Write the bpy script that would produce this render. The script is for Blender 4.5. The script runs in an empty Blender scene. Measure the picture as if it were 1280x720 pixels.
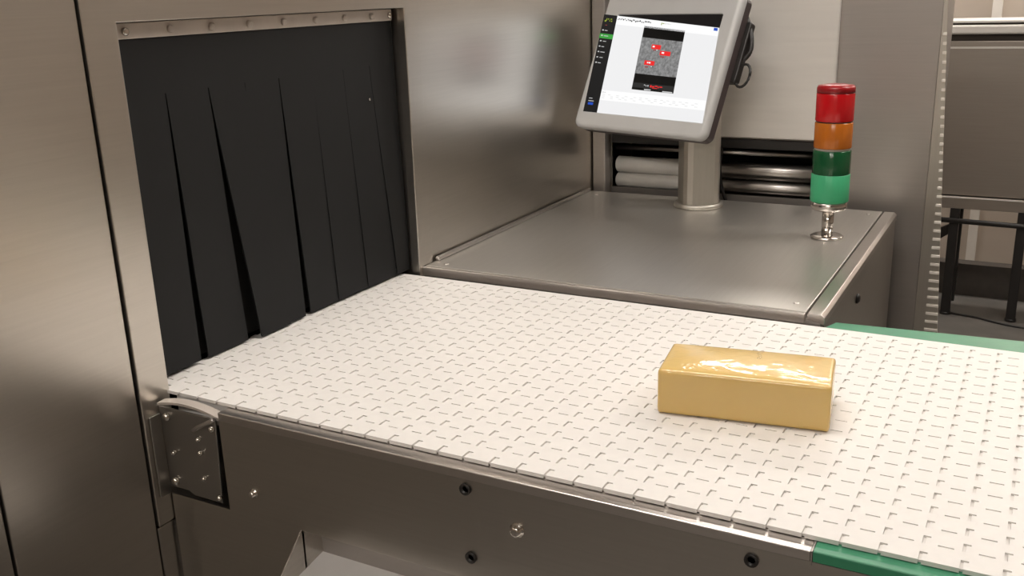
import bpy, bmesh, math, random
from mathutils import Vector, Matrix, Euler
random.seed(7)
C = bpy.context.scene.collection
SC = bpy.context.scene
PI = math.pi

# ------------------------------------------------------------------ camera
cam_d = bpy.data.cameras.new('camera'); cam = bpy.data.objects.new('camera', cam_d); C.objects.link(cam)
cam_d.sensor_width = 36.0; cam_d.lens = 36.0 * 1216.16 / 1280.0
cam_d.clip_start = 0.02; cam_d.clip_end = 60
right = Vector((0.87918558, 0.47545921, -0.03116494))
down = Vector((0.1126038, -0.27088219, -0.95600378))
fwd = Vector((-0.46298283, 0.83699544, -0.29169423))
M = Matrix((right, -down, -fwd)).transposed().to_4x4()
M.translation = Vector((1.2053, -1.0085, 0.6))
cam.matrix_world = M
SC.camera = cam

# ------------------------------------------------------------------ world, exposure
w = bpy.data.worlds.new('world'); SC.world = w; w.use_nodes = True
w.node_tree.nodes['Background'].inputs[0].default_value = (1, 0.92, 0.84, 1)
w.node_tree.nodes['Background'].inputs[1].default_value = 0.15
SC.view_settings.view_transform = 'Standard'
SC.view_settings.look = 'None'
SC.view_settings.gamma = 1.0
SC.view_settings.use_curve_mapping = False
EXPO = 1.0
SC.view_settings.exposure = EXPO

# ceiling lamps: (x, y, length along x, width along y, emission strength)
LAMPS = [
    (0.30, 3.60, 1.25, 0.30, 13.0, 'ceiling lamp panel hanging above the gap behind the roller cabinet'),
    (0.50, 0.30, 1.25, 0.30, 11.0, 'ceiling lamp panel right above the white belt'),
    (1.95, 1.75, 1.25, 0.30, 14.0, 'added ceiling lamp panel out to the right of the conveyor'),  # unseen lamp, added to brighten the table top and far cabinet
    (1.75, 4.36, 1.25, 0.30, 15.0, 'added ceiling lamp panel by the beige wall behind the far cabinet'),  # out of view, added so the beige wall gets more light
    (1.10, -2.60, 1.25, 0.30, 22.0, 'ceiling lamp panel over the open floor in front of the conveyor'),
]
CEIL = 1.90
FLOOR = -0.90

# ------------------------------------------------------------------ materials
def mat(name):
    m = bpy.data.materials.new(name); m.use_nodes = True
    nt = m.node_tree
    return m, nt, nt.nodes['Principled BSDF']

def plain(name, col, rough=0.5, metal=0.0, var=0.06, scale=30.0, bump=0.0, spec=0.5):
    m, nt, b = mat(name)
    N = nt.nodes; L = nt.links
    b.inputs['Roughness'].default_value = rough; b.inputs['Metallic'].default_value = metal
    b.inputs['Specular IOR Level'].default_value = spec
    tc = N.new('ShaderNodeTexCoord'); nz = N.new('ShaderNodeTexNoise')
    nz.inputs['Scale'].default_value = scale; nz.inputs['Detail'].default_value = 4
    L.new(tc.outputs['Object'], nz.inputs['Vector'])
    cr = N.new('ShaderNodeValToRGB')
    a = [max(0, c * (1 - var)) for c in col]; d = [min(1, c * (1 + var)) for c in col]
    cr.color_ramp.elements[0].color = (*a, 1); cr.color_ramp.elements[1].color = (*d, 1)
    cr.color_ramp.elements[0].position = 0.3; cr.color_ramp.elements[1].position = 0.7
    L.new(nz.outputs['Fac'], cr.inputs['Fac']); L.new(cr.outputs['Color'], b.inputs['Base Color'])
    if bump:
        bp = N.new('ShaderNodeBump'); bp.inputs['Strength'].default_value = bump; bp.inputs['Distance'].default_value = 0.002
        L.new(nz.outputs['Fac'], bp.inputs['Height']); L.new(bp.outputs['Normal'], b.inputs['Normal'])
    return m

def steel(name, col=(0.56, 0.53, 0.49), rough=0.3, grain=(4, 4, 400), bump=0.02, smear=0.03, metal=1.0):
    """brushed stainless steel: fine grain stretched along one direction plus broad smudges in the gloss"""
    m, nt, b = mat(name)
    N = nt.nodes; L = nt.links
    b.inputs['Metallic'].default_value = metal
    tc = N.new('ShaderNodeTexCoord'); mp = N.new('ShaderNodeMapping'); mp.inputs['Scale'].default_value = grain
    nz = N.new('ShaderNodeTexNoise'); nz.inputs['Scale'].default_value = 1.0; nz.inputs['Detail'].default_value = 3
    L.new(tc.outputs['Object'], mp.inputs['Vector']); L.new(mp.outputs['Vector'], nz.inputs['Vector'])
    sm = N.new('ShaderNodeTexNoise'); sm.inputs['Scale'].default_value = 3.0; sm.inputs['Detail'].default_value = 4
    L.new(tc.outputs['Object'], sm.inputs['Vector'])
    mr = N.new('ShaderNodeMapRange'); mr.inputs['From Min'].default_value = 0.1; mr.inputs['From Max'].default_value = 0.9
    mr.inputs['To Min'].default_value = rough - smear; mr.inputs['To Max'].default_value = rough + smear
    L.new(sm.outputs['Fac'], mr.inputs['Value']); L.new(mr.outputs['Result'], b.inputs['Roughness'])
    cr = N.new('ShaderNodeValToRGB')
    cr.color_ramp.elements[0].color = (*[c * 0.93 for c in col], 1); cr.color_ramp.elements[1].color = (*[min(1, c * 1.05) for c in col], 1)
    L.new(nz.outputs['Fac'], cr.inputs['Fac']); L.new(cr.outputs['Color'], b.inputs['Base Color'])
    if bump:
        bp = N.new('ShaderNodeBump'); bp.inputs['Strength'].default_value = bump; bp.inputs['Distance'].default_value = 0.0006
        L.new(nz.outputs['Fac'], bp.inputs['Height']); L.new(bp.outputs['Normal'], b.inputs['Normal'])
    return m

def emit(name, col, s):
    m, nt, b = mat(name)
    b.inputs['Base Color'].default_value = (0.004, 0.004, 0.004, 1); b.inputs['Specular IOR Level'].default_value = 0.12
    b.inputs['Emission Color'].default_value = (*col, 1); b.inputs['Emission Strength'].default_value = s
    b.inputs['Roughness'].default_value = 0.4
    return m

def lens(name, col, rough=0.25):
    """coloured translucent plastic of the lamp modules"""
    m, nt, b = mat(name)
    N = nt.nodes; L = nt.links
    b.inputs['Base Color'].default_value = (*col, 1); b.inputs['Roughness'].default_value = rough
    b.inputs['Subsurface Weight'].default_value = 0.25; b.inputs['Subsurface Radius'].default_value = (0.02, 0.02, 0.02)
    b.inputs['Subsurface Scale'].default_value = 0.5
    tc = N.new('ShaderNodeTexCoord'); wv = N.new('ShaderNodeTexWave'); wv.inputs['Scale'].default_value = 40
    wv.bands_direction = 'X'
    L.new(tc.outputs['Object'], wv.inputs['Vector'])
    bp = N.new('ShaderNodeBump'); bp.inputs['Strength'].default_value = 0.12; bp.inputs['Distance'].default_value = 0.001
    L.new(wv.outputs['Fac'], bp.inputs['Height']); L.new(bp.outputs['Normal'], b.inputs['Normal'])
    return m

WARM = (0.60, 0.562, 0.512)
M_PANEL = steel('steel_panel', WARM, 0.31, (6, 6, 260))
M_TABLE = steel('steel_table', (0.60, 0.575, 0.54), 0.38, (260, 6, 6), metal=0.9)
M_SIDE = steel('steel_conveyor', (0.56, 0.53, 0.49), 0.29, (6, 6, 260))
M_RAIL = steel('steel_rail', (0.68, 0.64, 0.61), 0.30, (6, 300, 300), smear=0.03)
M_BACK = steel('steel_cabinet', (0.44, 0.41, 0.385), 0.42, (6, 6, 200), metal=0.85)
M_DOOR = steel('steel_door', (0.80, 0.77, 0.73), 0.5, (6, 6, 60), bump=0.005, metal=0.55)
M_POST = steel('steel_post', (0.56, 0.53, 0.48), 0.45, (200, 200, 6))
M_FAR = steel('steel_far', (0.40, 0.36, 0.32), 0.42, (6, 6, 150))
M_BOLT = steel('steel_bolt', (0.75, 0.71, 0.66), 0.18, (50, 50, 50), bump=0)
M_CHROME = steel('steel_chrome', (0.68, 0.64, 0.60), 0.2, (6, 6, 200), smear=0.03)
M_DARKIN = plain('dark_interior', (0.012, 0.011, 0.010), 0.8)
M_SEAM = plain('dark_seam', (0.03, 0.022, 0.016), 0.8)
M_RUBBER = plain('black_rubber', (0.0040, 0.0043, 0.0050), 0.6, var=0.12, scale=14, spec=0.35)
M_BAR = plain('pale_clamp_bar', (0.56, 0.50, 0.45), 0.35, var=0.05, metal=0.25)
M_BELT = plain('white_belt_plastic', (0.765, 0.738, 0.712), 0.45, var=0.02, scale=60)
M_BELT_LOW = plain('belt_underside', (0.74, 0.71, 0.68), 0.6, var=0.03)
M_GREEN = plain('green_wear_plastic', (0.045, 0.25, 0.135), 0.33, var=0.06, scale=25)
M_BLACK = plain('black_paint', (0.014, 0.012, 0.011), 0.45)
M_HOUSING = plain('grey_housing', (0.50, 0.50, 0.50), 0.45, var=0.03, scale=15)
M_BACKSHELL = plain('dark_backshell', (0.045, 0.032, 0.032), 0.5)
M_BRACKET = steel('steel_bracket', (0.36, 0.34, 0.315), 0.42, (6, 260, 6))
M_GLASS = plain('dark_glass', (0.012, 0.012, 0.014), 0.15)
M_TRAY = plain('tray_lit_pale', (0.84, 0.81, 0.79), 0.45, var=0.02)  # pale colour stands in for lamp light on the tray floor
M_ROLL = plain('white_roller', (0.86, 0.84, 0.80), 0.4, var=0.03)
M_ROLLS = steel('steel_roller', (0.40, 0.375, 0.355), 0.33, (6, 200, 200))
M_WALL = plain('wall_paint', (0.52, 0.445, 0.375), 0.75, var=0.03, scale=6, bump=0.1)
M_WALLT = plain('trim_slot_white', (0.80, 0.75, 0.69), 0.6, var=0.02)
M_BASEB = plain('dark_baseboard', (0.07, 0.06, 0.052), 0.6, var=0.1)
M_FLOOR = plain('floor_concrete', (0.135, 0.125, 0.114), 0.5, var=0.15, scale=9, bump=0.1)
M_CEIL = plain('ceiling_paint', (0.60, 0.55, 0.49), 0.8, var=0.02)
M_LAMPBODY = plain('lamp_body', (0.7, 0.69, 0.67), 0.5)

# ------------------------------------------------------------------ mesh helpers
def box(bm, x0, x1, y0, y1, z0, z1, mi=0):
    v = [bm.verts.new(p) for p in ((x0,y0,z0),(x1,y0,z0),(x1,y1,z0),(x0,y1,z0),(x0,y0,z1),(x1,y0,z1),(x1,y1,z1),(x0,y1,z1))]
    for q in ((0,3,2,1),(4,5,6,7),(0,1,5,4),(1,2,6,5),(2,3,7,6),(3,0,4,7)):
        f = bm.faces.new([v[i] for i in q]); f.material_index = mi

def hexa(bm, pts, mi=0):
    """eight corners: bottom ring then top ring"""
    v = [bm.verts.new(p) for p in pts]
    for q in ((0,3,2,1),(4,5,6,7),(0,1,5,4),(1,2,6,5),(2,3,7,6),(3,0,4,7)):
        f = bm.faces.new([v[i] for i in q]); f.material_index = mi

def prism(bm, poly, ext, mi=0):
    """extrude a planar polygon (list of points) by vector ext"""
    e = Vector(ext)
    a = [bm.verts.new(p) for p in poly]; b = [bm.verts.new(Vector(p) + e) for p in poly]
    n = len(a)
    fs = [bm.faces.new(a[::-1]), bm.faces.new(b)]
    for i in range(n):
        fs.append(bm.faces.new([a[i], a[(i+1) % n], b[(i+1) % n], b[i]]))
    for f in fs: f.material_index = mi

def lathe(bm, prof, seg=32, origin=(0,0,0), axis='z', mi=0, cap=True):
    """profile of (radius, height) turned round an axis"""
    o = Vector(origin); rings = []
    for r, h in prof:
        ring = []
        for k in range(seg):
            a = 2*PI*k/seg; c, s = r*math.cos(a), r*math.sin(a)
            p = {'z': (c, s, h), 'x': (h, c, s), 'y': (s, h, c)}[axis]
            ring.append(bm.verts.new(o + Vector(p)))
        rings.append(ring)
    for i in range(len(rings)-1):
        for k in range(seg):
            f = bm.faces.new([rings[i][k], rings[i][(k+1) % seg], rings[i+1][(k+1) % seg], rings[i+1][k]])
            f.material_index = mi; f.smooth = True
    if cap:
        f = bm.faces.new(rings[0][::-1]); f.material_index = mi
        f = bm.faces.new(rings[-1]); f.material_index = mi

def tube(bm, pts, r, seg=10, mi=0):
    pts = [Vector(p) for p in pts]; rings = []
    up = Vector((0.31, 0.17, 0.93)).normalized()
    for i, p in enumerate(pts):
        t = (pts[min(i+1, len(pts)-1)] - pts[max(i-1, 0)]).normalized()
        a = t.cross(up).normalized(); b = t.cross(a).normalized()
        rings.append([bm.verts.new(p + a*r*math.cos(2*PI*k/seg) + b*r*math.sin(2*PI*k/seg)) for k in range(seg)])
    for i in range(len(rings)-1):
        for k in range(seg):
            f = bm.faces.new([rings[i][k], rings[i][(k+1) % seg], rings[i+1][(k+1) % seg], rings[i+1][k]])
            f.smooth = True; f.material_index = mi
    bm.faces.new(rings[0][::-1]); bm.faces.new(rings[-1])

def spline(pts, n=8):
    P = [Vector(p) for p in pts]; P = [2*P[0]-P[1]] + P + [2*P[-1]-P[-2]]; out = []
    for i in range(1, len(P)-2):
        for k in range(n):
            t = k/n; a, b, c, d = P[i-1], P[i], P[i+1], P[i+2]
            out.append(0.5*((2*b) + (c-a)*t + (2*a-5*b+4*c-d)*t*t + (3*b-a-3*c+d)*t**3))
    out.append(P[-2]); return out

def obj(name, bm, mats, parent=None, bevel=0.0, seg=2, smooth=False):
    bmesh.ops.recalc_face_normals(bm, faces=bm.faces[:])
    if bevel:
        es = [e for e in bm.edges if len(e.link_faces) == 2 and e.calc_face_angle(0) > 0.6]
        bmesh.ops.bevel(bm, geom=es, offset=bevel, segments=seg, affect='EDGES', profile=0.5, clamp_overlap=True)
    if smooth:
        for f in bm.faces: f.smooth = True
    me = bpy.data.meshes.new(name); bm.to_mesh(me); bm.free()
    for m in (mats if isinstance(mats, (list, tuple)) else [mats]): me.materials.append(m)
    o = bpy.data.objects.new(name, me); C.objects.link(o)
    if parent: o.parent = parent
    return o

def tag(o, label=None, cat=None, group=None, kind=None):
    if label: o['label'] = label
    if cat: o['category'] = cat
    if group: o['group'] = group
    if kind: o['kind'] = kind
    return o

def thing(name, label, cat, loc=(0, 0, 0), group=None):
    o = bpy.data.objects.new(name, None); C.objects.link(o); o.location = loc
    o.empty_display_size = 0.05
    return tag(o, label, cat, group)

BASES = {}
def part(name, bm, mats, parent, bevel=0.0, seg=2, smooth=False, label=None):
    """a part built in world coordinates under a thing standing at its base"""
    base = Vector((0, 0, 0)); q = parent
    while q is not None:
        base += q.location; q = q.parent
    bmesh.ops.translate(bm, verts=bm.verts[:], vec=-base)
    o = obj(name, bm, mats, parent, bevel, seg, smooth)
    if label: o['label'] = label
    return o

def copy_part(o, parent, loc):
    c = o.copy(); C.objects.link(c); c.parent = parent; c.location = loc
    return c

def B(): return bmesh.new()

def pbox(name, dims, mats, parent, bevel=0.0, label=None, seg=2):
    b = B(); box(b, *dims); return part(name, b, mats, parent, bevel, seg, False, label)

def struct(name, dims, m):
    b = B(); box(b, *dims); o = obj(name, b, m); o['kind'] = 'structure'; return o

def frame_poly(bm, x0, x1, outer, inner, mi=0):
    """flat plate in the yz plane with a rectangular hole; outer/inner = (y0, y1, z0, z1)"""
    a0, a1, c0, c1 = outer; i0, i1, k0, k1 = inner
    O = [(a0, c0), (a1, c0), (a1, c1), (a0, c1)]; I = [(i0, k0), (i1, k0), (i1, k1), (i0, k1)]
    fo = [bm.verts.new((x1, *p)) for p in O]; fi = [bm.verts.new((x1, *p)) for p in I]
    bo = [bm.verts.new((x0, *p)) for p in O]; bi = [bm.verts.new((x0, *p)) for p in I]
    for k in range(4):
        n = (k+1) % 4
        for q in ((fo[k], fo[n], fi[n], fi[k]), (bo[n], bo[k], bi[k], bi[n]), (fo[n], fo[k], bo[k], bo[n]), (fi[k], fi[n], bi[n], bi[k])):
            f = bm.faces.new(q); f.material_index = mi

# ------------------------------------------------------------------ the room
WX0, WX1, WY0, WY1 = -2.6, 4.6, -4.2, 4.58
struct('floor', (WX0-.1, WX1+.1, WY0-.1, WY1+.1, FLOOR-0.1, FLOOR), M_FLOOR)
struct('ceiling', (WX0-.1, WX1+.1, WY0-.1, WY1+.1, CEIL, CEIL+0.1), M_CEIL)
struct('wall_back', (WX0-.1, WX1+.1, WY1, WY1+.1, FLOOR, CEIL), M_WALL)
struct('wall_front', (WX0-.1, WX1+.1, WY0-.1, WY0, FLOOR, CEIL), M_WALL)
struct('wall_left', (WX0-.1, WX0, WY0, WY1, FLOOR, CEIL), M_WALL)
struct('wall_right', (WX1, WX1+.1, WY0, WY1, FLOOR, CEIL), M_WALL)
struct('trim_2', (WX0, WX1, 4.05, 4.13, FLOOR, -0.742), M_BASEB)
struct('trim_1', (0.909, 0.954, WY1-0.03, WY1, FLOOR, CEIL), M_WALLT)

M_DIFF = {}
for i, (lx, ly, ln, wd, st, lab) in enumerate(LAMPS):
    t = thing('ceiling_light', lab, 'lamp', (lx, ly, CEIL), 'ceiling lamp panels')
    b = B(); box(b, lx-ln/2-.03, lx+ln/2+.03, ly-wd/2-.03, ly+wd/2+.03, CEIL-0.05, CEIL)
    part('lamp_housing', b, M_LAMPBODY, t, 0.006)
    if st not in M_DIFF: M_DIFF[st] = emit('lamp_diffuser', (1.0, 0.935, 0.86), st)
    b = B(); box(b, lx-ln/2, lx+ln/2, ly-wd/2, ly+wd/2, CEIL-0.058, CEIL-0.05)
    part('diffuser', b, M_DIFF[st], t)

# ------------------------------------------------------------------ inspection machine (hood with the curtained tunnel)
MT = 0.66                    # top of the hood
m = thing('inspection_machine', 'large stainless steel inspection machine with black curtained tunnel opening over the belt', 'machine', (-0.6, 0.5, FLOOR))
b = B()                      # shell behind the face plates, with a tunnel through
frame_poly(b, -1.2, -0.020, (-1.0, 1.745, FLOOR+0.02, MT-0.004), (0.002, 0.742, -0.10, 0.575))
part('shell', b, [M_PANEL], m)
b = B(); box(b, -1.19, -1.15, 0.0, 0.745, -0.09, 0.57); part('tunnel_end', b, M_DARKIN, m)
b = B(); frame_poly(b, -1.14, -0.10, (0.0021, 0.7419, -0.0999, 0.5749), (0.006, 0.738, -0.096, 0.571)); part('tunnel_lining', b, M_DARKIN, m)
b = B(); box(b, -0.022, -0.018, -0.99, 1.74, FLOOR+0.03, -0.12); box(b, -0.022, -0.018, -0.99, -0.02, -0.12, MT-.01); part('seam_backing', b, M_SEAM, m)
pbox('face_panel', (-0.018, 0.0, -0.99, -0.3035, FLOOR+0.02, MT), M_PANEL, m, 0.0015)
pbox('face_panel', (-0.018, 0.0, -0.2985, -0.0585, FLOOR+0.02, MT), M_PANEL, m, 0.0015)
pbox('face_panel', (-0.018, 0.0, -0.0555, 1.745, FLOOR+0.02, -0.2255), M_SIDE, m, 0.0015)
pbox('face_panel', (-0.018, 0.0, 0.7945, 1.745, -0.2225, MT), M_PANEL, m, 0.0015)
b = B(); frame_poly(b, -0.018, 0.004, (-0.0545, 0.7925, -0.222, MT), (0.004, 0.738, -0.10, 0.574)); part('opening_frame', b, M_PANEL, m, 0.0015)
# clamp bar over the curtain with its row of half round clamps
pb = pbox('clamp_bar', (-0.034, -0.024, 0.006, 0.732, 0.549, 0.5725), M_BAR, m, 0.0015)
for k in range(9):
    yc = 0.040 + 0.0885*k if k < 8 else 0.722
    b = B()
    lathe(b, [(0.0062, -0.024), (0.0062, -0.0205), (0.0035, -0.0185)], 14, (0, yc, 0.560), 'x')
    part('bolt', b, M_CHROME if k in (0, 8) else M_BAR, pb)
# curtain
b = B(); box(b, -0.032, -0.029, 0.006, 0.7365, 0.462, 0.552); part('curtain_header', b, M_RUBBER, m)
FLAPS = [  # top y0 y1, bottom y0 y1, bottom x, bottom z
    (0.006, 0.1062, 0.006, 0.1120, -0.036, 0.006), (0.1078, 0.1982, 0.1315, 0.2300, -0.038, 0.004),
    (0.1998, 0.2847, 0.2530, 0.3330, -0.026, 0.004), (0.2859, 0.3724, 0.3060, 0.3815, -0.030, 0.004),
    (0.3738, 0.4672, 0.4000, 0.4885, -0.032, 0.004), (0.4670, 0.5606, 0.4870, 0.5860, -0.030, 0.005),
    (0.5613, 0.6474, 0.5850, 0.6885, -0.028, 0.005), (0.6484, 0.7365, 0.6890, 0.7365, -0.025, 0.006)]
for (a0, a1, c0, c1, bx, bz) in FLAPS:
    b = B(); rows = []
    for k in range(9):
        t = k/8; s = t*t*(3-2*t)
        z = 0.4625 + (bz-0.4625)*t; x = -0.0320 + (bx+0.0320)*s
        y0 = a0 + (c0-a0)*t; y1 = a1 + (c1-a1)*t
        rows.append([b.verts.new(p) for p in ((x, y0, z), (x+0.003, y0, z), (x+0.003, y1, z), (x, y1, z))])
    for k in range(8):
        for j in range(4):
            b.faces.new((rows[k][j], rows[k][(j+1) % 4], rows[k+1][(j+1) % 4], rows[k+1][j]))
    b.faces.new(rows[0]); b.faces.new(rows[-1][::-1])
    part('curtain_flap', b, M_RUBBER, m)
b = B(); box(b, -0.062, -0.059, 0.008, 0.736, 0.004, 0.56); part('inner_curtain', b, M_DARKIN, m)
b = B(); lathe(b, [(0.0025, -0.0290), (0.0025, -0.0270), (0.001, -0.0262)], 10, (0, 0.640, 0.395), 'x'); part('rivet', b, M_BOLT, m)

# ------------------------------------------------------------------ belt conveyor
W = 0.7165
P = 0.0411                     # link pitch
cv = thing('belt_conveyor', 'steel sided conveyor carrying a white modular plastic belt out of the tunnel', 'conveyor', (0.9, 0.36, FLOOR))
# one link row: comb of interlocking tiles with open gaps and a slot in every cell
def link_row():
    b = B()
    NC = 20; q = W/NC; g = 0.0034; th = -0.0030
    xs = [0.0, g, 0.2*P, 0.40*P, 0.80*P, P, 1.2*P]
    ys = []
    for k in range(NC): ys += [k*q, k*q+0.0026, k*q+q/2-g, k*q+q/2]
    ys.append(W)
    def solid(i, j):
        k, r = divmod(j, 4)
        x0 = xs[i]
        if r == 3: return x0 >= 0.2*P-1e-9
        if x0 >= P-1e-9: return False
        if r == 0 and abs(x0-0.40*P) < 1e-9 and k > 0: return False
        if r == 2 and x0 < 0.2*P-1e-9: return False
        return x0 >= g-1e-9
    nx, ny = len(xs)-1, len(ys)-1
    vc = {}
    def V(i, j, z):
        key = (i, j, z)
        if key not in vc: vc[key] = b.verts.new((xs[i], ys[j], z))
        return vc[key]
    for i in range(nx):
        for j in range(ny):
            if not solid(i, j): continue
            edge = j == 0 or j == ny-1
            f = b.faces.new((V(i,j,0), V(i+1,j,0), V(i+1,j+1,0), V(i,j+1,0)))
            for (di, dj, p, r) in ((-1,0,(i,j+1),(i,j)), (1,0,(i+1,j),(i+1,j+1)), (0,-1,(i,j),(i+1,j)), (0,1,(i+1,j+1),(i,j+1))):
                a, c = i+di, j+dj
                if 0 <= a < nx and 0 <= c < ny and solid(a, c): continue
                zb = -0.0055 if (edge and dj != 0 and not 0 <= c < ny) else th
                b.faces.new((V(*p,0), V(*r,0), V(*r,zb), V(*p,zb)))
    n0 = len(b.faces)
    # base slab below the tiles, held in from the edges
    box(b, 0.004, P+0.003, 0.0045, W-0.0045, -0.0060, th, 1)
    return b
b = link_row()
proto = None
for k in range(43):
    x = (0.726 - 19*P) + k*P
    if k == 0:
        bmesh.ops.translate(b, verts=b.verts[:], vec=-Vector(cv.location))
        me = bpy.data.meshes.new('belt_link'); b.to_mesh(me); b.free()
        me.materials.append(M_BELT); me.materials.append(M_BELT_LOW)
        proto = bpy.data.objects.new('belt_link', me); C.objects.link(proto); proto.parent = cv
        proto.location = (x, 0, 0)
    else:
        copy_part(proto, cv, (x, 0, 0))
XEND = 0.726 - 19*P + 43*P
pbox('belt_bed', (0.01, XEND, 0.012, W-0.012, -0.05, -0.0067), M_BELT_LOW, cv)
# front side plate with a trapezoid opening
YF = -0.0225
b = B()
o0, o1, ozt, ozb = 0.281, 0.90, -0.174, -0.262
polyz = [  # plate split round the opening (x, z)
    [(0.135, -0.020), (1.60, -0.020), (1.60, ozt), (o1, ozt), (o0, ozt), (0.135, ozt)],
    [(0.006, ozt), (o0, ozt), (o0, ozb), (0.006, ozb)],
    [(o1, ozt), (1.60, ozt), (1.60, ozb), (o1, ozb)],
    [(0.006, ozb), (o0, ozb), (o1, ozb), (1.60, ozb), (1.60, -0.52), (0.006, -0.52)]]
for pl in polyz: prism(b, [(x, YF, z) for x, z in pl], (0, 0.004, 0))
bmesh.ops.remove_doubles(b, verts=b.verts[:], dist=1e-5)
part('side_plate', b, M_SIDE, cv)
# tray standing out of the opening: triangular cheeks, floor coloured pale for the light on it
for x in (o0-0.002, o1):
    b = B(); prism(b, [(x, YF-0.0005, ozt), (x, YF-0.045, ozt-0.042), (x, YF-0.090, ozt-0.084), (x, 0.020, -0.262), (x, 0.020, ozt)], (0.002, 0, 0)); part('tray_cheek', b, M_SIDE, cv)
b = B(); hexa(b, [(o0, -0.11, -0.256), (o1, -0.11, -0.256), (o1, 0.020, -0.236), (o0, 0.020, -0.236), (o0, -0.11, -0.254), (o1, -0.11, -0.254), (o1, 0.020, -0.234), (o0, 0.020, -0.234)])
part('tray_floor', b, M_TRAY, cv, label='floor of the tray, its lamp light put into a pale colour')
b = B(); box(b, o0, o1, 0.020, 0.022, -0.262, ozt); part('tray_back', b, M_BACK, cv)
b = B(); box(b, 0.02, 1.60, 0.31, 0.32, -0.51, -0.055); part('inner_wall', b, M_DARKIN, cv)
# front top rail: flat flange with a rounded outer edge
def rail(name, x0, x1, m_, yo=YF, yi=0.011, z=-0.0068, drop=0.013, parent=cv, cap=True, label=None):
    b = B()
    prof = [(yi, z)] + [(yo+0.002 - 0.002*math.sin(a), z-0.002 + 0.002*math.cos(a)) for a in [i*PI/10 for i in range(6)]] + [(yo, z-drop), (yo+0.002, z-drop), (yo+0.002, z-0.004), (yi, z-0.004)]
    prism(b, [(x0, y, zz) for y, zz in prof], (x1-x0, 0, 0))
    return part(name, b, m_, parent, label=label)
rail('side_rail', 0.135, 1.0285, M_RAIL)
b = B(); box(b, 1.0292, 1.0312, YF-0.001, 0.010, -0.024, -0.0062); part('rail_end', b, M_BACK, cv)
rail('wear_strip', 1.0318, 1.60, M_GREEN, z=-0.0064, label='green plastic wear strip along the near belt edge')
b = B()
prism(b, [(1.094, YF-0.004, -0.024), (1.60, YF-0.004, -0.024), (1.60, YF-0.004, -0.10), (1.12, YF-0.004, -0.10), (1.094, YF-0.004, -0.06)], (0, 0.0035, 0))
part('wear_skirt', b, M_GREEN, cv, 0.001, label='green plastic skirt hanging below the wear strip')
# far side: steel flange up to the table, then the green strip
b = B(); box(b, 0.004, 0.888, W-0.02, 0.742, -0.018, -0.012); part('far_rail', b, M_RAIL, cv, 0.001)
b = B(); prism(b, [(0.893, W-0.004, -0.0064), (1.60, W-0.004, -0.0064), (1.60, 0.800, -0.0064), (1.215, 0.796, -0.0064), (0.905, 0.772, -0.0064), (0.893, 0.740, -0.0064)], (0, 0, -0.016))
part('wear_strip', b, M_GREEN, cv, 0.0015, label='green plastic wear strip along the far belt edge')
b = B(); box(b, 0.02, 1.60, 0.715, 0.7185, -0.50, -0.026); part('side_plate', b, M_SIDE, cv)
for (x, y) in ((0.35, 0.02), (0.35, 0.67), (1.5, 0.02), (1.5, 0.67)):
    pbox('leg', (x, x+0.05, y, y+0.05, FLOOR, -0.515 if y < 0.3 else -0.49), M_SIDE, cv, 0.003)
# dark screws and round bolts on the side plate
for (x, z) in ((0.579, -0.034), (0.583, -0.137), (0.964, -0.036)):
    b = B(); lathe(b, [(0.0085, 0.0), (0.0085, -0.003), (0.0055, -0.003), (0.0045, 0.0005)], 16, (x, YF, z), 'y'); part('socket_screw', b, M_BLACK, cv)
for (x, z, r) in ((0.656, -0.076, 0.0105), (0.192, -0.131, 0.0078)):
    b = B(); lathe(b, [(r, 0.0), (r, -0.002), (r*0.8, -0.0022), (r*0.75, -0.008), (r*0.45, -0.0095)], 20, (x, YF, z), 'y'); part('dome_bolt', b, M_BOLT, cv)
# hinge bracket tying the conveyor to the machine face
br = B()
prism(br, [(0.006, -0.0235, -0.018), (0.128, -0.0235, -0.018), (0.121, -0.0235, -0.166), (0.060, -0.0235, -0.166), (0.048, -0.0235, -0.160), (0.006, -0.0235, -0.160)], (0, 0.0035, 0))
box(br, 0.0045, 0.008, -0.046, -0.0235, -0.172, -0.030)
bk = part('hinge_bracket', br, M_BRACKET, cv, 0.0012)
b = B()
arc = [(0.012 + 0.125*t, -0.030 + 0.012*t, -0.004 - 0.010*(2*t-0.7)**2) for t in [i/12 for i in range(13)]]
r0 = []
for (x, y, z) in arc:
    r0.append([b.verts.new(p) for p in ((x, y, z-0.004), (x, y+0.016, z-0.002), (x, y+0.016, z+0.001), (x, y, z))])
for i in range(12):
    for j in range(4): b.faces.new((r0[i][j], r0[i][(j+1) % 4], r0[i+1][(j+1) % 4], r0[i+1][j]))
b.faces.new(r0[0]); b.faces.new(r0[-1][::-1])
part('top_strap', b, M_BAR, bk, label='bright bent strap over the bracket')
for (x, z, r) in ((0.022, -0.034, 0.0075), (0.022, -0.148, 0.0075), (0.029, -0.095, 0.0042), (0.088, -0.060, 0.0045), (0.089, -0.083, 0.0045), (0.090, -0.128, 0.0045), (0.120, -0.036, 0.0055), (0.118, -0.156, 0.0055)):
    b = B(); lathe(b, [(r, 0.0), (r, -0.003), (r*0.7, -0.0055), (r*0.3, -0.0065)], 14, (x, -0.0235, z), 'y'); part('bolt', b, M_BOLT, bk)
b = B(); tube(b, spline([(0.083, -0.028, -0.044), (0.095, -0.030, -0.036), (0.112, -0.030, -0.027), (0.130, -0.027, -0.017)], 5), 0.0035); part('latch_arm', b, M_RAIL, bk)

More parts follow.
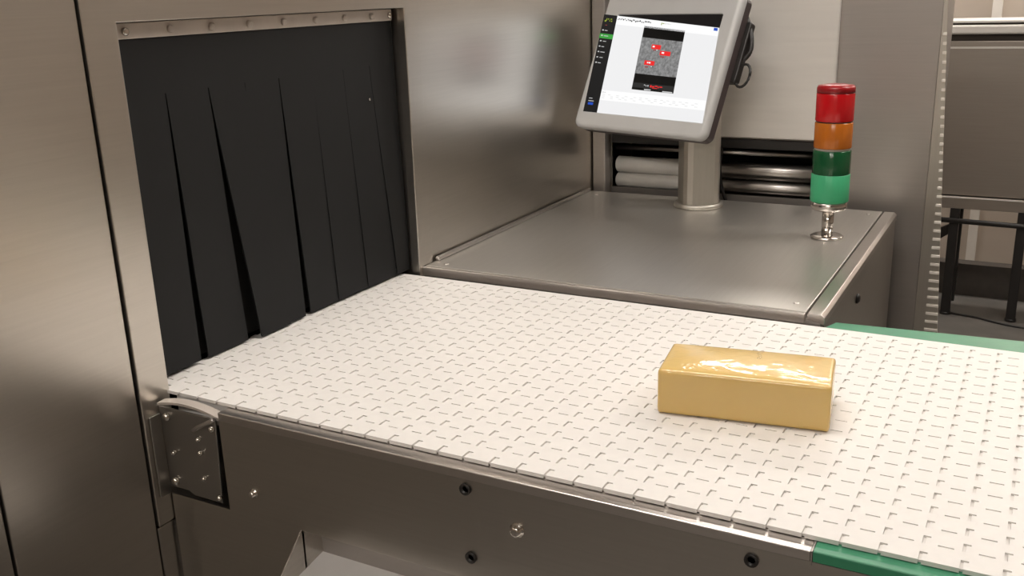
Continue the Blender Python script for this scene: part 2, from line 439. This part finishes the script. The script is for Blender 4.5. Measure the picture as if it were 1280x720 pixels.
# ------------------------------------------------------------------ steel side enclosure (the flat table beyond the belt)
tb = thing('side_enclosure', 'low stainless steel enclosure with flat top beside the belt, carrying the screen post and lamp', 'enclosure', (0.45, 1.2, FLOOR))
ZT = 0.012
pbox('top_plate', (0.006, 0.853, 0.757, 1.668, ZT-0.012, ZT), M_TABLE, tb, 0.0018)
b = B(); prism(b, [(0.857, 0.748, ZT), (0.882, 0.748, ZT), (0.889, 0.748, ZT-0.006), (0.889, 0.748, ZT-0.02), (0.857, 0.748, ZT-0.012)], (0, 0.920, 0)); part('edge_flange', b, M_RAIL, tb, 0.001)
b = B(); box(b, 0.0055, 0.016, 0.80, 1.66, ZT+0.0002, ZT+0.010); part('edge_bead', b, M_RAIL, tb, 0.003)
b = B(); box(b, 0.004, 0.853, 0.748, 0.754, ZT-0.022, ZT-0.001); part('front_lip', b, M_RAIL, tb, 0.002)
b = B(); box(b, 0.006, 0.880, 0.752, 1.664, -0.55, ZT-0.0125); part('body', b, M_BACK, tb)
b = B(); box(b, 0.880, 0.887, 0.756, 1.664, -0.55, ZT-0.021); part('side_plate', b, M_SIDE, tb)
for (x, y) in ((0.03, 0.78), (0.80, 0.78), (0.03, 1.60), (0.80, 1.60)):
    pbox('leg', (x, x+0.05, y, y+0.05, FLOOR, -0.55), M_BACK, tb)
for (x, y) in ((0.045, 0.785), (0.825, 0.80), (0.825, 1.62), (0.05, 1.62)):
    b = B(); lathe(b, [(0.006, ZT-0.0005), (0.006, ZT+0.001), (0.003, ZT+0.002)], 14, (x, y, 0)); part('screw', b, M_RAIL, tb)
b = B(); lathe(b, [(0.011, 0.8868), (0.011, 0.890), (0.006, 0.894)], 16, (0, 1.115, -0.063), 'x'); part('lock_knob', b, M_BLACK, tb)

# ------------------------------------------------------------------ screen terminal on its post
tm = thing('screen_terminal', 'grey tilted touch screen terminal on a steel post, showing a scan on a white page', 'monitor', (0.38, 1.57, ZT))
b = B(); lathe(b, [(0.066, ZT+0.0002), (0.068, ZT+0.002), (0.068, ZT+0.010), (0.062, ZT+0.014)], 40, (0.38, 1.57, 0)); part('base_flange', b, M_POST, tm)
b = B()
rp = 0.048
poly = []
for k in range(4):
    a0 = PI/4 + k*PI/2 + math.radians(33)
    c = Vector((math.cos(a0), math.sin(a0), 0))*rp*1.28
    for da in (-0.16, 0, 0.16):
        d = Vector((math.cos(a0+da*1.6), math.sin(a0+da*1.6), 0))*rp*(1.22 if da else 1.26)
        poly.append(Vector((0.38, 1.57, ZT+0.012)) + d)
prism(b, poly, (0, 0, 0.30))
part('post', b, M_POST, tm)
yaw, pit, hw = -0.332, 0.422, 0.446/2
U = Vector((math.cos(yaw), math.sin(yaw), 0)); Nn = Vector((-math.sin(yaw), math.cos(yaw), 0))
V = Vector((0, 0, 1))*math.cos(pit) + Nn*math.sin(pit); NB = Nn*math.cos(pit) - Vector((0, 0, 1))*math.sin(pit)
C0 = Vector((0.245, 1.42, 0.232))
def mp(u, v, d=0.0): return C0 + U*u + V*v + NB*d      # d grows towards the back
HT = 0.385
def rrect(x0, x1, y0, y1, r, n=6):
    out = []
    for (cx, cy, a0) in ((x1-r, y0+r, -PI/2), (x1-r, y1-r, 0), (x0+r, y1-r, PI/2), (x0+r, y0+r, PI)):
        for k in range(n+1):
            a = a0 + k*PI/2/n; out.append((cx+r*math.cos(a), cy+r*math.sin(a)))
    return out
b = B()
rings = []
for (ins, d) in ((0.010, 0.0), (0.004, 0.001), (0.0, 0.005), (0.0, 0.026)):
    rings.append([b.verts.new(mp(u, v, d)) for u, v in rrect(-hw+ins, hw-ins, ins, HT-ins, 0.022-ins*0.7)])
n = len(rings[0])
for i in range(3):
    for k in range(n):
        f = b.faces.new((rings[i][k], rings[i][(k+1) % n], rings[i+1][(k+1) % n], rings[i+1][k])); f.smooth = True
hole = [b.verts.new(mp(u, v, 0.0)) for u, v in rrect(-0.172, 0.182, 0.052, 0.327, 0.004)]
hb = [b.verts.new(mp(u, v, 0.004)) for u, v in rrect(-0.170, 0.180, 0.054, 0.325, 0.004)]
for k in range(n):
    b.faces.new((rings[0][k], rings[0][(k+1) % n], hole[(k+1) % n], hole[k]))
    b.faces.new((hole[k], hole[(k+1) % n], hb[(k+1) % n], hb[k]))
b.faces.new(rings[-1])
part('front_housing', b, M_HOUSING, tm)
b = B(); prism(b, [mp(u, v, 0.003) for u, v in rrect(-0.171, 0.181, 0.053, 0.326, 0.003)], NB*0.002); part('screen_glass', b, M_GLASS, tm)
b = B(); prism(b, [mp(u, v, 0.0265) for u, v in rrect(-hw+0.001, hw-0.001, 0.001, HT-0.001, 0.02)], NB*0.026); part('rear_shell', b, M_BACKSHELL, tm, 0.003)
b = B(); prism(b, [mp(u, v, 0.053) for u, v in rrect(-0.10, 0.17, 0.06, 0.30, 0.03)], NB*0.030); part('rear_box', b, M_BACKSHELL, tm, 0.006)
b = B()   # tilting mount between post and housing
o = mp(0.115, 0.12, 0.078)
tube(b, spline([(0.38, 1.57, 0.30), (0.382, 1.578, 0.335), (0.40, 1.575, 0.375), tuple(mp(0.13, 0.17, 0.070))], 6), 0.045, 20)
part('tilt_mount', b, M_HOUSING, tm, label='rounded pale grey mount behind the screen')
# screen picture in its own plane, with a slight skew of the panel
QTL, QTR, QBR, QBL = (-0.2222, 0.3260), (0.1815, 0.2880), (0.2125, 0.0405), (-0.1980, 0.0436)
def sp(a, t, d):
    u = (QTL[0]*(1-a)+QTR[0]*a)*(1-t) + (QBL[0]*(1-a)+QBR[0]*a)*t
    v = (QTL[1]*(1-a)+QTR[1]*a)*(1-t) + (QBL[1]*(1-a)+QBR[1]*a)*t
    return mp(u, v, d)
def lin(c): return tuple(((x/255)/12.92 if x/255 <= 0.04045 else ((x/255+0.055)/1.055)**2.4) for x in c)
def smat(name, c): return emit(name, lin(c), 0.5**EXPO)
S_BG = smat('screen_page', (240, 240, 241)); S_W = smat('screen_white', (254, 254, 254)); S_K = smat('screen_black', (8, 8, 8))
S_SB = smat('screen_sidebar', (25, 25, 26)); S_GN = smat('screen_green', (62, 160, 66)); S_RD = smat('screen_red', (238, 44, 44))
S_BL = smat('screen_blue', (35, 80, 190)); S_LG = smat('screen_lightgrey', (205, 205, 205)); S_DK = smat('screen_darkgrey', (44, 44, 44))
S_YL = smat('screen_olive', (150, 165, 60)); S_RB = smat('screen_darkred', (150, 70, 70))
mg, nt, bs = mat('screen_scan')
tc = nt.nodes.new('ShaderNodeTexCoord'); nz = nt.nodes.new('ShaderNodeTexNoise'); nz.inputs['Scale'].default_value = 140; nz.inputs['Detail'].default_value = 5
cr = nt.nodes.new('ShaderNodeValToRGB'); cr.color_ramp.elements[0].color = (*lin((95, 95, 95)), 1); cr.color_ramp.elements[1].color = (*lin((160, 160, 160)), 1)
cr.color_ramp.elements[0].position = 0.25; cr.color_ramp.elements[1].position = 0.75
nt.links.new(tc.outputs['Object'], nz.inputs['Vector']); nt.links.new(nz.outputs['Fac'], cr.inputs['Fac']); nt.links.new(cr.outputs['Color'], bs.inputs['Emission Color'])
bs.inputs['Emission Strength'].default_value = 0.5**EXPO; bs.inputs['Base Color'].default_value = (0.004, 0.004, 0.004, 1); bs.inputs['Specular IOR Level'].default_value = 0.12
S_SC = mg
b = B(); prism(b, [sp(0,1,-0.0008), sp(1,1,-0.0008), sp(1,0,-0.0008), sp(0,0,-0.0008)], NB*0.0006)
scr = part('screen', b, S_BG, tm, label='lit page with dark menu column and a grey scan picture')
def tiles(name, items, m_, lay=1, label=None):
    """flat pieces of the screen picture: (a0, t0, a1, t1) in page coordinates"""
    b = B(); d = -0.0008 - 0.0004*lay
    for (a0, t0, a1, t1) in items:
        prism(b, [sp(a0,t1,d), sp(a1,t1,d), sp(a1,t0,d), sp(a0,t0,d)], NB*0.0003)
    o = part(name, b, m_, scr, label=label)
    if len(items) > 1: o['kind'] = 'stuff'
    return o
tiles('menu_column', [(0, 0, 0.127, 1)], S_SB)
tiles('page_header', [(0.128, 0, 1, 0.088)], S_W)
tiles('text_band', [(0.128, 0.765, 1, 0.868)], S_W)
tiles('scan_margin', [(0.388, 0.070, 0.737, 0.19)], S_K)
tiles('scan_margin', [(0.388, 0.560, 0.737, 0.728)], S_K)
tiles('scan_picture', [(0.388, 0.188, 0.737, 0.562)], S_SC, 2)
tiles('scan_strip', [(0.392, 0.655, 0.737, 0.705)], S_DK, 2)
for q in ((0.487, 0.250, 0.566, 0.296), (0.566, 0.306, 0.655, 0.352), (0.452, 0.420, 0.538, 0.466)): tiles('red_tag', [q], S_RD, 3)
tiles('red_mark', [(0.505, 0.300, 0.53, 0.312), (0.575, 0.362, 0.61, 0.374), (0.462, 0.480, 0.492, 0.492)], S_RB, 3)
tiles('tag_glyph', [(0.497, 0.264, 0.514, 0.279), (0.582, 0.318, 0.602, 0.334), (0.476, 0.434, 0.484, 0.448), (0.488, 0.434, 0.505, 0.448), (0.535, 0.30, 0.541, 0.308), (0.515, 0.475, 0.521, 0.484)], S_W, 4)
tiles('red_caption', [(0.540, 0.668, 0.552, 0.690), (0.556, 0.675, 0.575, 0.688), (0.580, 0.668, 0.600, 0.678), (0.604, 0.672, 0.612, 0.690), (0.618, 0.672, 0.640, 0.682), (0.56, 0.693, 0.60, 0.699)], S_RD, 3)
tiles('caption_glyph', [(0.487, 0.668, 0.497, 0.676), (0.503, 0.674, 0.510, 0.684), (0.518, 0.670, 0.526, 0.684), (0.495, 0.712, 0.55, 0.723), (0.648, 0.715, 0.728, 0.726)], S_LG, 3)
tiles('menu_button', [(0, 0.197, 0.127, 0.245)], S_GN, 2)
tiles('menu_glyph', [(0.016+0.0*k, 0.155+0.0555*k, 0.030, 0.167+0.0555*k) for k in range(7)] + [(0.040+0.002*(k % 3), 0.160+0.0555*k, 0.066+0.008*((k*5) % 3), 0.166+0.0555*k) for k in range(7)]
      + [(0.030, 0.857, 0.062, 0.863), (0.028, 0.884, 0.078, 0.890)], S_LG, 3)
tiles('menu_mark', [(0.020, 0.058, 0.034, 0.074), (0.034, 0.038, 0.040, 0.062), (0.048, 0.040, 0.058, 0.050), (0.062, 0.058, 0.072, 0.066), (0.072, 0.038, 0.086, 0.048), (0.080, 0.058, 0.090, 0.070)], S_YL, 3)
tiles('red_dot', [(0.035, 0.105, 0.05, 0.112)], S_RB, 3)
tiles('blue_button', [(0.030, 0.903, 0.077, 0.927)], S_BL, 3)
tiles('blue_square', [(0.962, 0.006, 0.992, 0.036)], S_BL, 3)
tt = []; a = 0.139
rr = random.Random(3)
for k in range(24):
    wd = rr.choice((0.006, 0.008, 0.010)); dy = rr.choice((0.020, 0.026, 0.032))
    tt.append((a, dy, a+wd, dy+rr.choice((0.010, 0.014)))); a += wd + rr.choice((0.002, 0.003, 0.006))
tiles('heading_glyph', tt, S_K, 3)
tiles('header_mark', [(0.530, 0.018, 0.536, 0.044), (0.540, 0.020, 0.556, 0.028)], S_YL, 3)
tiles('header_glyph', [(0.560, 0.022, 0.576, 0.028), (0.580, 0.020, 0.60, 0.027), (0.606, 0.022, 0.612, 0.028)], S_LG, 3)
tt = [(0.140, 0.782, 0.152, 0.792), (0.156, 0.784, 0.170, 0.790)]
for r_ in range(3):
    a = 0.145
    while a < 0.93:
        tt.append((a, 0.808+0.017*r_, a+0.022, 0.8115+0.017*r_)); a += rr.choice((0.05, 0.075))
tiles('table_glyph', tt, S_LG, 3)
# cable looped behind the housing
b = B(); tube(b, spline([tuple(mp(0.20, 0.36, 0.050)), tuple(mp(0.235, 0.30, 0.060)), tuple(mp(0.245, 0.25, 0.065)), tuple(mp(0.222, 0.215, 0.062)), tuple(mp(0.215, 0.19, 0.060))], 7), 0.006); part('cable', b, M_BLACK, tm)
b = B(); tube(b, [mp(0.246 + 0.020*math.cos(a), 0.188 + 0.030*math.sin(a), 0.062) for a in [i*2*PI/20 for i in range(21)]], 0.0035); part('cable_loop', b, M_BLACK, tm)
b = B(); prism(b, [mp(u, v, 0.050) for u, v in rrect(0.198, 0.236, 0.165, 0.325, 0.008)], NB*0.022); part('cable_clip', b, M_BLACK, tm, 0.003)

# ------------------------------------------------------------------ signal lamp stack
sx, sy = 0.775, 1.335
st = thing('signal_tower', 'stack light with red, orange and green lamps on a short steel stem', 'lamp', (sx, sy, ZT))
def ring(name, prof, m_, seg=40, label=None):
    b = B(); lathe(b, prof, seg, (sx, sy, 0)); return part(name, b, m_, st, label=label)
ring('base_flange', [(0.036, ZT+0.0002), (0.0385, ZT+0.002), (0.0385, ZT+0.005), (0.034, ZT+0.007), (0.018, ZT+0.008)], M_CHROME)
ring('stem', [(0.0135, ZT+0.008), (0.0135, 0.080)], M_CHROME, 24)
ring('collar', [(0.030, 0.079), (0.038, 0.082), (0.0415, 0.087), (0.0415, 0.103)], M_CHROME)
ring('lamp_base', [(0.0432, 0.103), (0.0438, 0.105), (0.0438, 0.166), (0.0420, 0.168)], lens('light_green', (0.055, 0.40, 0.19), 0.4), label='light green plastic lamp section')
ring('lamp_lens', [(0.0425, 0.168), (0.0430, 0.170), (0.0430, 0.222), (0.0415, 0.224)], lens('deep_green', (0.006, 0.075, 0.025), 0.2), label='dark green lens')
ring('band', [(0.0405, 0.224), (0.0405, 0.229)], M_BAR)
ring('lamp_lens', [(0.0422, 0.229), (0.0428, 0.231), (0.0428, 0.286), (0.0415, 0.288)], lens('amber', (0.46, 0.13, 0.012), 0.2), label='orange lens')
ring('band', [(0.0405, 0.288), (0.0405, 0.291)], M_BACKSHELL)
ring('lamp_lens', [(0.0422, 0.291), (0.0428, 0.293), (0.0428, 0.352), (0.0415, 0.355)], lens('signal_red', (0.50, 0.006, 0.010), 0.2), label='red lens')
ring('cap', [(0.0428, 0.355), (0.0428, 0.366), (0.040, 0.371), (0.020, 0.374)], lens('red_cap', (0.30, 0.006, 0.010), 0.3), label='dark red cap')

# ------------------------------------------------------------------ cheese block
ck = thing('cheese_block', 'yellow block of cheese in clear shrunken film lying on the white belt', 'food', (0.862, 0.316, 0.0005))
ck.rotation_euler = (0, 0, math.radians(8.2))
CL, CD, CH = 0.242, 0.118, 0.0685
b = B(); box(b, -CL/2, CL/2, -CD/2, CD/2, 0.0, CH)
bmesh.ops.bevel(b, geom=b.edges[:], offset=0.007, segments=4, affect='EDGES', profile=0.6)
for ax, lim in ((0, CL/2-0.008), (1, CD/2-0.008)):
    nn = 24 if ax == 0 else 14
    for k in range(1, nn):
        no = Vector((0, 0, 0)); no[ax] = 1; co = Vector((0, 0, 0)); co[ax] = -lim + 2*lim*k/nn
        bmesh.ops.bisect_plane(b, geom=b.verts[:]+b.edges[:]+b.faces[:], plane_co=co, plane_no=no)
for v_ in b.verts:      # slightly domed top under the tight film
    fx = 1-(v_.co.x/(CL/2))**4; fy = 1-(v_.co.y/(CD/2))**2
    v_.co.z += 0.0042*max(0, fx)*max(0, fy)*(v_.co.z/CH)**3
m_, nt, bs = mat('cheese')
N = nt.nodes; L = nt.links
tc = N.new('ShaderNodeTexCoord'); nz = N.new('ShaderNodeTexNoise'); nz.inputs['Scale'].default_value = 9; nz.inputs['Detail'].default_value = 3
cr = N.new('ShaderNodeValToRGB'); cr.color_ramp.elements[0].color = (0.68, 0.455, 0.135, 1); cr.color_ramp.elements[1].color = (0.74, 0.51, 0.165, 1)
L.new(tc.outputs['Object'], nz.inputs['Vector']); L.new(nz.outputs['Fac'], cr.inputs['Fac']); L.new(cr.outputs['Color'], bs.inputs['Base Color'])
bs.inputs['Roughness'].default_value = 0.35; bs.inputs['Subsurface Weight'].default_value = 0.15; bs.inputs['Subsurface Radius'].default_value = (0.01, 0.006, 0.002)
bs.inputs['Subsurface Scale'].default_value = 0.3
bs.inputs['Coat Weight'].default_value = 0.8; bs.inputs['Coat Roughness'].default_value = 0.08
nz2 = N.new('ShaderNodeTexNoise'); nz2.inputs['Scale'].default_value = 26; nz2.inputs['Detail'].default_value = 2; nz2.inputs['Distortion'].default_value = 1.2
L.new(tc.outputs['Object'], nz2.inputs['Vector'])
bp = N.new('ShaderNodeBump'); bp.inputs['Strength'].default_value = 0.35; bp.inputs['Distance'].default_value = 0.004
L.new(nz2.outputs['Fac'], bp.inputs['Height']); L.new(bp.outputs['Normal'], bs.inputs['Coat Normal'])
obj('cheese', b, m_, ck, smooth=True)
# clear film: raised rim seam round the top and a gathered fin across the middle
m_f, nt, bs = mat('clear_film')
bs.inputs['Base Color'].default_value = (0.86, 0.72, 0.42, 1); bs.inputs['Roughness'].default_value = 0.12
bs.inputs['Alpha'].default_value = 0.25
b = B()
rim = rrect(-CL/2+0.003, CL/2-0.003, -CD/2+0.003, CD/2-0.003, 0.012, 5)
tube(b, [Vector((x, y, CH-0.0035)) for x, y in rim + rim[:1]], 0.0022, 8)
obj('film_seam', b, m_f, ck, smooth=True)
b = B(); tube(b, [(0.014+0.002*math.sin(k*1.3), 0.012+0.0385*k/6, CH+0.0042*(1-((0.012+0.0385*k/6)/(CD/2))**2)) for k in range(7)], 0.0026, 8)
obj('film_crease', b, m_f, ck, smooth=True)

# ------------------------------------------------------------------ roller cabinet behind the enclosure
YB = 1.75
rc = thing('roller_cabinet', 'grey steel cabinet with a pale door above an open bay of rollers', 'cabinet', (0.5, 1.95, FLOOR))
CT = 0.62
b = B()   # front skin with the roller bay left open (x from 0.046 to 0.655)
def fplate(bm, x0, x1, z0, z1, y0=YB, y1=YB+0.006): box(bm, x0, x1, y0, y1, z0, z1)
fplate(b, -0.02, 0.046, FLOOR+0.05, CT); fplate(b, 0.655, 0.946, FLOOR+0.05, CT)
fplate(b, 0.046, 0.655, FLOOR+0.05, 0.012); fplate(b, 0.046, 0.655, 0.172, CT)
part('front_skin', b, M_BACK, rc)
b = B(); box(b, -0.02, 0.946, YB+0.30, YB+0.31, FLOOR+0.05, CT); box(b, -0.02, -0.012, YB+0.006, YB+0.30, FLOOR+0.05, CT)
box(b, 0.938, 0.946, YB+0.006, YB+0.30, FLOOR+0.05, CT); box(b, -0.012, 0.938, YB+0.006, YB+0.30, CT-0.008, CT); box(b, -0.012, 0.938, YB+0.006, YB+0.30, FLOOR+0.05, FLOOR+0.06)
part('body', b, M_BACK, rc)
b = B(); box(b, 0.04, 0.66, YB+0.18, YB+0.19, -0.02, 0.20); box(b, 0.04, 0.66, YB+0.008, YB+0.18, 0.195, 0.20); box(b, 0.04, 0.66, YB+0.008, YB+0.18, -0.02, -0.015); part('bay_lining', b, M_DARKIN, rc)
pbox('door', (0.060, 0.699, YB-0.022, YB-0.002, 0.182, CT-0.005), M_DOOR, rc, 0.004, 'pale brushed steel door')
pbox('door_sill', (0.050, 0.655, YB-0.012, YB+0.004, 0.150, 0.176), M_BLACK, rc, 0.002)
pbox('corner_post', (0.003, 0.044, YB-0.05, YB-0.002, FLOOR+0.05, CT), M_BACK, rc, 0.003)
b = B(); lathe(b, [(0.008, 0.050), (0.008, 0.652)], 20, (0, YB+0.025, 0.132), 'x'); part('guide_bar', b, M_ROLLS, rc)
for (x0, x1, mm, lab) in ((0.052, 0.33, M_ROLL, 'white roller'), (0.36, 0.652, M_ROLLS, 'dull steel roller')):
    for (z, r) in ((0.078, 0.0245), (0.030, 0.0225)):
        b = B(); lathe(b, [(r*0.8, x0), (r, x0+0.004), (r, x1-0.004), (r*0.8, x1)], 28, (0, YB+0.030, z), 'x'); part('roller', b, mm, rc, label=lab)
b = B(); tube(b, spline([(0.392, YB-0.01, 0.150), (0.388, YB-0.012, 0.10), (0.392, YB-0.012, 0.05), (0.408, YB-0.014, 0.00), (0.42, YB-0.012, -0.02)], 6), 0.005); part('cable', b, M_BLACK, rc)
# slotted upright on the right edge, light through its slots set on as pale bars
b = B()
hexa(b, [(0.9475, YB, -0.70), (1.030, YB, -0.70), (1.030, YB+0.012, -0.70), (0.9475, YB+0.012, -0.70),
         (0.9475, YB, 0.55), (0.9550, YB, 0.55), (0.9550, YB+0.012, 0.55), (0.9475, YB+0.012, 0.55)])
up = part('slotted_upright', b, M_POST, rc)
for k in range(38):
    z = 0.462 - k*0.0232
    wd = 0.0085 + 0.026*max(0, (0.10-z))/0.45
    xr = 0.955 + (0.55-z)*0.0600
    b = B(); box(b, xr-wd, xr+0.001, YB-0.003, YB-0.0002, z-0.0038, z+0.0038); part('slot_light', b, M_WALLT, up, 0.001)  # pale bars painted in place of light shining through the slots

# ------------------------------------------------------------------ far cabinet on black legs
fc = thing('hooded_cabinet', 'brown grey steel cabinet on tall black legs by the beige wall', 'cabinet', (1.2, 3.85, FLOOR))
FY = 3.70
pbox('body', (0.74, 1.75, FY, FY+0.28, -0.335, 0.335), M_FAR, fc, 0.004)
pbox('skirt', (0.74, 1.75, FY-0.008, FY+0.28, -0.395, -0.340), M_FAR, fc, 0.002)
pbox('top_rail', (0.74, 1.75, FY-0.015, FY+0.28, 0.362, 0.402), M_DOOR, fc, 0.008)
pbox('top_lid', (0.74, 1.75, FY-0.010, FY+0.28, 0.409, 0.420), M_DOOR, fc, 0.003)
pbox('lid_joint', (0.75, 1.74, FY+0.002, FY+0.27, 0.335, 0.409), M_SEAM, fc)
pbox('seam_strip', (0.74, 1.75, FY-0.003, FY-0.0005, 0.303, 0.311), M_DOOR, fc)
pbox('seam_strip', (0.74, 1.75, FY-0.011, FY-0.0085, -0.347, -0.341), M_DOOR, fc)
for (x, y) in ((0.872, FY), (1.145, FY), (0.872, FY+0.23), (1.66, FY), (1.66, FY+0.23)):
    pbox('leg', (x, x+0.040, y, y+0.040, FLOOR, -0.396), M_BLACK, fc, 0.003)
for x in (0.872, 1.145):
    b = B(); lathe(b, [(0.024, FLOOR), (0.024, FLOOR+0.012)], 14, (x+0.02, FY+0.02, 0)); part('foot', b, M_BLACK, fc)
b = B(); tube(b, [(0.70, FY-0.012, -0.447), (1.70, FY-0.012, -0.462)], 0.012); part('cross_bar', b, M_BLACK, fc)
b = B(); hexa(b, [(0.74, FY+0.04, -0.625), (0.872, FY+0.225, -0.56), (0.872, FY+0.245, -0.56), (0.74, FY+0.06, -0.625), (0.74, FY+0.04, -0.55), (0.872, FY+0.225, -0.515), (0.872, FY+0.245, -0.515), (0.74, FY+0.06, -0.55)]); part('side_brace', b, M_BLACK, fc)
b = B(); tube(b, spline([(0.885, 3.745, -0.896), (0.93, 3.72, -0.8955), (1.02, 3.70, -0.8955), (1.10, 3.66, -0.8955), (1.19, 3.63, -0.8955), (1.4, 3.6, -0.8955)], 6), 0.0045)
tag(obj('floor_cable', b, M_BLACK), 'thin black cable lying on the grey floor under the far cabinet', 'cable')
